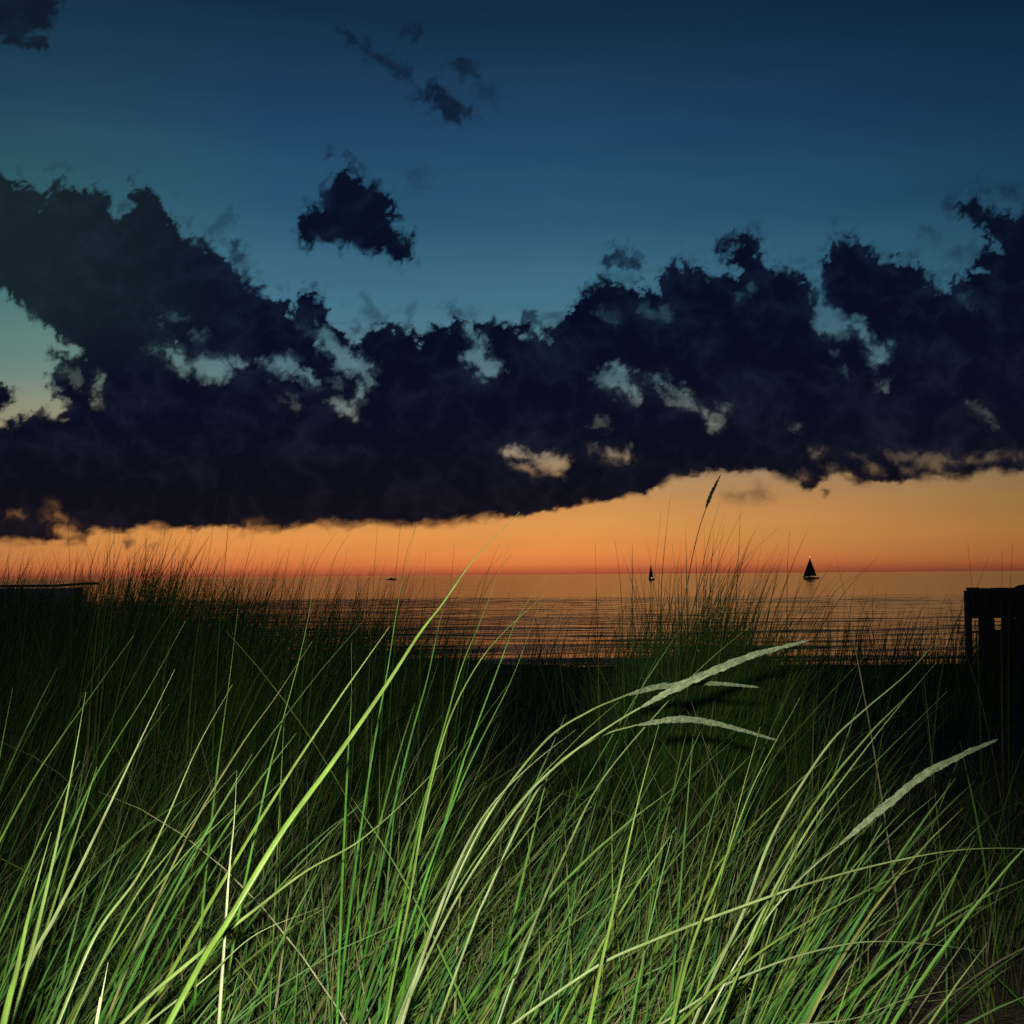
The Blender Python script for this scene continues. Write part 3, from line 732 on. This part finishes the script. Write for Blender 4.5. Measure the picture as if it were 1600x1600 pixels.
def stalk(stem, head, d0, d1, wstem, whead, hue, label, tip=None, mat=M_HEAD):
    full = stem+head[1:]
    k = len(full); dd = [d0+(d1-d0)*i/(k-1) for i in range(k)]
    ds = dd[len(stem)-1]
    P = catmull(trace(stem, d0, ds), 50); loc = P[0]
    t = empty("grass_stalk", loc); tag(t, label, "grass stalk", "grass stalks with seed heads")
    blade_mesh(P, wstem*ds/F, "stem", t, M_BLADE, hue, loc, .5, lambda t_: 1-.45*t_)
    H = [at(x, y, dd[len(stem)-1+i]) for i, (x, y) in enumerate(head)]
    seed_head(H, whead*(ds+d1)/2/F, t, loc, mat)
    return t
HERO = [
 ([(300,1530),(355,1440),(440,1300),(520,1190),(600,1075),(655,990),(690,945),(745,868),(812,800)], .72, .95, 10, .33, "longest and brightest yellow-green blade, slanting from lower left up past the horizon"),
 ([(14,1600),(45,1500),(70,1400),(95,1290),(115,1190),(134,1082)], .74, .86, 9, .45, "steep pale green blade nearest the left edge with a straight pointed tip"),
 ([(40,1520),(85,1435),(130,1345),(180,1240),(225,1145),(273,1046)], .76, .9, 8, .75, "whitish green blade slanting right, second bright blade from the left edge"),
 ([(90,1600),(150,1460),(215,1370),(262,1275),(310,1165),(363,1070)], .8, .95, 6, .5, "slim yellow-green blade, third in the row of parallel slanting blades at left"),
 ([(170,1480),(215,1395),(270,1325),(320,1260),(368,1205)], .9, 1.0, 5, .4, "short slim green blade forking off low beside the third slanting blade"),
 ([(342,1600),(350,1480),(358,1360),(366,1280),(370,1203)], .8, .86, 6, .95, "nearly upright straw-pale blade standing under the longest bright blade"),
 ([(150,1600),(158,1560),(169,1504)], .6, .62, 10, 1.0, "thick pale broken stub at the bottom of the picture, cut off flat"),
 ([(190,1600),(300,1500),(400,1420),(480,1360),(560,1315),(640,1245),(715,1166)], .8, 1.05, 6, .55, "long yellow-green blade leaning low across the lower left, crossing the longest blade"),
 ([(230,1600),(320,1530),(400,1460),(500,1418)], .75, .85, 6, .7, "bowed pale blade ending low in the grass under the longest blade"),
 ([(620,1500),(640,1400),(665,1260),(700,1130),(745,1040),(790,985),(850,930)], .95, 1.15, 5, .4, "slender grey-green blade arcing upward left of the seed heads"),
 ([(640,1560),(680,1440),(720,1340),(765,1262),(830,1195),(900,1140)], 1.0, 1.2, 6, .85, "pale dry blade arching right beneath the stem of the largest seed head"),
 ([(1100,1560),(1160,1430),(1210,1300),(1290,1170),(1350,1110),(1420,1050),(1480,982)], .95, 1.15, 6, .75, "long pale blade on the right reaching highest towards the boards"),
 ([(1130,1580),(1180,1450),(1260,1300),(1330,1200),(1400,1110),(1463,1035)], 1.0, 1.15, 5, .6, "second long blade on the right, parallel below the highest one"),
 ([(1020,1470),(1200,1402),(1300,1370),(1400,1345),(1500,1328),(1600,1326),(1680,1335)], .95, 1.05, 5, .7, "thin blade arching almost flat out to the right edge"),
 ([(1080,1570),(1200,1510),(1300,1480),(1370,1471),(1450,1475),(1540,1487)], .95, 1.05, 4, .8, "low thin blade bowed over and drooping near the lower right"),
 ([(1060,1600),(1170,1500),(1280,1430),(1400,1370),(1515,1322)], .9, 1.1, 6, .35, "green blade leaning far right under the flat arching blade"),
 ([(1270,1600),(1340,1590),(1420,1560),(1530,1540)], .9, 1.0, 4, .8, "lowest thin blade sweeping right at the bottom right of the grass"),
 ([(920,1600),(945,1480),(975,1350),(1000,1240),(1030,1130)], .8, .95, 8, .35, "broad upright bright green blade right of the middle"),
 ([(1050,1600),(1080,1480),(1130,1350),(1180,1220),(1250,1090)], .85, 1.0, 7, .3, "broad bright green blade leaning right below the drooping seed head"),
 ([(1120,1600),(1200,1420),(1250,1330),(1330,1230),(1480,1080)], .9, 1.1, 4, .35, "slim green blade running beside the right-hand seed head"),
 ([(880,1340),(940,1220),(1040,1100),(1110,1030),(1180,972)], 1.2, 1.4, 4, .65, "thin blade crossing behind the largest seed head with its tip before the lake"),
 ([(5,1600),(25,1520),(42,1440),(60,1370),(80,1300)], .62, .7, 12, .3, "wide fresh green blade at the bottom left corner"),
]
for h in HERO: hero(*h)
stalk([(640,1560),(700,1430),(760,1330),(830,1235),(900,1172),(960,1130),(1000,1106)], [(1000,1106),(1060,1073),(1120,1046),(1180,1023),(1250,1004)],
      1.0, 1.15, 6, 7.6, .7, "stalk with the largest pale seed head, pointing right across the dark grass")
stalk([(680,1450),(760,1280),(850,1160),(920,1112),(980,1086)], [(980,1086),(1030,1073),(1100,1067),(1178,1073)],
      1.1, 1.35, 5.5, 5.2, .6, "stalk with a level seed head passing behind the largest one")
stalk([(760,1400),(820,1270),(870,1195),(940,1150),(995,1133)], [(995,1133),(1060,1124),(1120,1131),(1205,1154)],
      1.1, 1.3, 5.5, 5.8, .6, "stalk with a seed head drooping to the right below the largest one")
stalk([(1120,1560),(1180,1460),(1230,1395),(1275,1350),(1310,1322)], [(1310,1322),(1380,1262),(1440,1214),(1500,1181),(1548,1160)],
      .95, 1.08, 4, 6.2, .9, "stalk with a knobbly pale seed head alone over the dark sand at right")
stalk([(1056,1060),(1066,960),(1078,890),(1090,835),(1102,797)], [(1102,797),(1108,780),(1116,762),(1125,744)],
      4.2, 4.3, 2.2, 4, .8, "tall dark stalk in the clump, its seed head silhouetted against the orange sky")

def traced_lines():
    """slender blades whose course the photograph shows, part of the grass mass"""
    T_ = [([(432,1160),(470,1020),(493,903)],1.2),([(585,1160),(605,1050),(626,920),(652,815)],1.3),([(545,1160),(549,1090),(549,1005)],1.3),([(690,1150),(722,1040),(755,960),(795,850)],1.3),
          ([(735,1160),(780,1040),(812,960),(870,880)],1.3),([(750,1160),(800,1060),(845,940)],1.2),([(640,1160),(668,1060),(690,960),(720,880)],1.4),([(380,1160),(430,1090),(488,1002)],1.2),
          ([(180,1160),(230,1080),(290,970)],1.2),([(90,1160),(140,1090),(208,994)],1.3),([(345,1160),(360,1050),(372,950)],1.4),([(0,1180),(20,1075)],1.0),
          ([(1035,1050),(1033,930),(1040,840),(1048,773)],4.2),([(1016,1050),(1020,930),(1033,800)],4.2),([(1060,1050),(1090,920),(1108,840),(1125,785)],4.1),([(1080,1050),(1108,930),(1135,850),(1160,800)],4.0),
          ([(1120,1060),(1140,930),(1165,875),(1215,825)],3.8),([(1100,1060),(1130,920),(1175,860)],4.0),([(935,1060),(932,930),(930,850)],4.5),([(975,1060),(970,920),(960,840)],4.5),([(988,1060),(988,880),(988,850)],4.5),
          ([(1060,1080),(1062,960),(1050,850)],4.4),([(1230,1060),(1230,900),(1234,830)],5.5),([(1255,1010),(1300,930),(1345,895)],4.5),([(1265,1010),(1320,925),(1372,870)],4.5),([(1190,1040),(1210,960),(1240,880)],5),
          ([(1500,960),(1525,920),(1545,870)],6),([(1565,930),(1566,860)],6),([(1578,930),(1582,850)],6),([(1522,950),(1512,848)],6),
          ([(150,1000),(160,910),(178,845)],4),([(160,1000),(170,910),(187,838)],4),([(140,1000),(158,915),(165,850)],4),([(170,1000),(185,905),(235,838)],4),([(210,990),(240,905),(275,845)],4),([(270,980),(290,890),(300,830)],5),
          ([(310,980),(325,880),(340,770)],4.5),([(345,960),(360,790),(374,722)],4.2),([(480,980),(490,890),(528,828)],4.5),([(500,980),(520,880),(545,835)],4.5),([(580,980),(585,890),(590,822)],4.5),([(608,980),(620,880),(626,815)],4.5),([(620,980),(632,880),(650,822)],4.5),
          ([(660,950),(665,860)],5),([(700,960),(710,850)],5),([(740,1000),(760,920),(800,865)],4),([(725,1000),(750,910),(783,868)],4),([(735,1000),(760,900),(780,850)],4.2),
          ([(1325,1600),(1350,1470),(1363,1330)],1.6),([(1480,1600),(1475,1430),(1450,1250)],1.6),([(1540,1600),(1500,1420)],1.7),([(1590,1560),(1530,1500),(1470,1440)],1.8),([(1560,1500),(1530,1300),(1500,1160)],2.2)]
    parts = []
    for pix, d in T_:
        P = catmull(trace(pix, d, d*1.06), 30)[None]
        t = np.linspace(0, 1, 30)[None]
        w = (3.0 if d > 3 else 3.6)*d/F*.5
        W = w*np.clip((1-t)/.5, .12, 1)
        Tn = unit(np.gradient(P, axis=1)); sd = unit(np.cross(Tn, P-EYE))
        parts.append((P, W, sd, np.array([random.uniform(.3, .85)])))
    stuff("slender_grass", parts, "scattered slender single blades rising over the grass, some across the sky")
traced_lines()
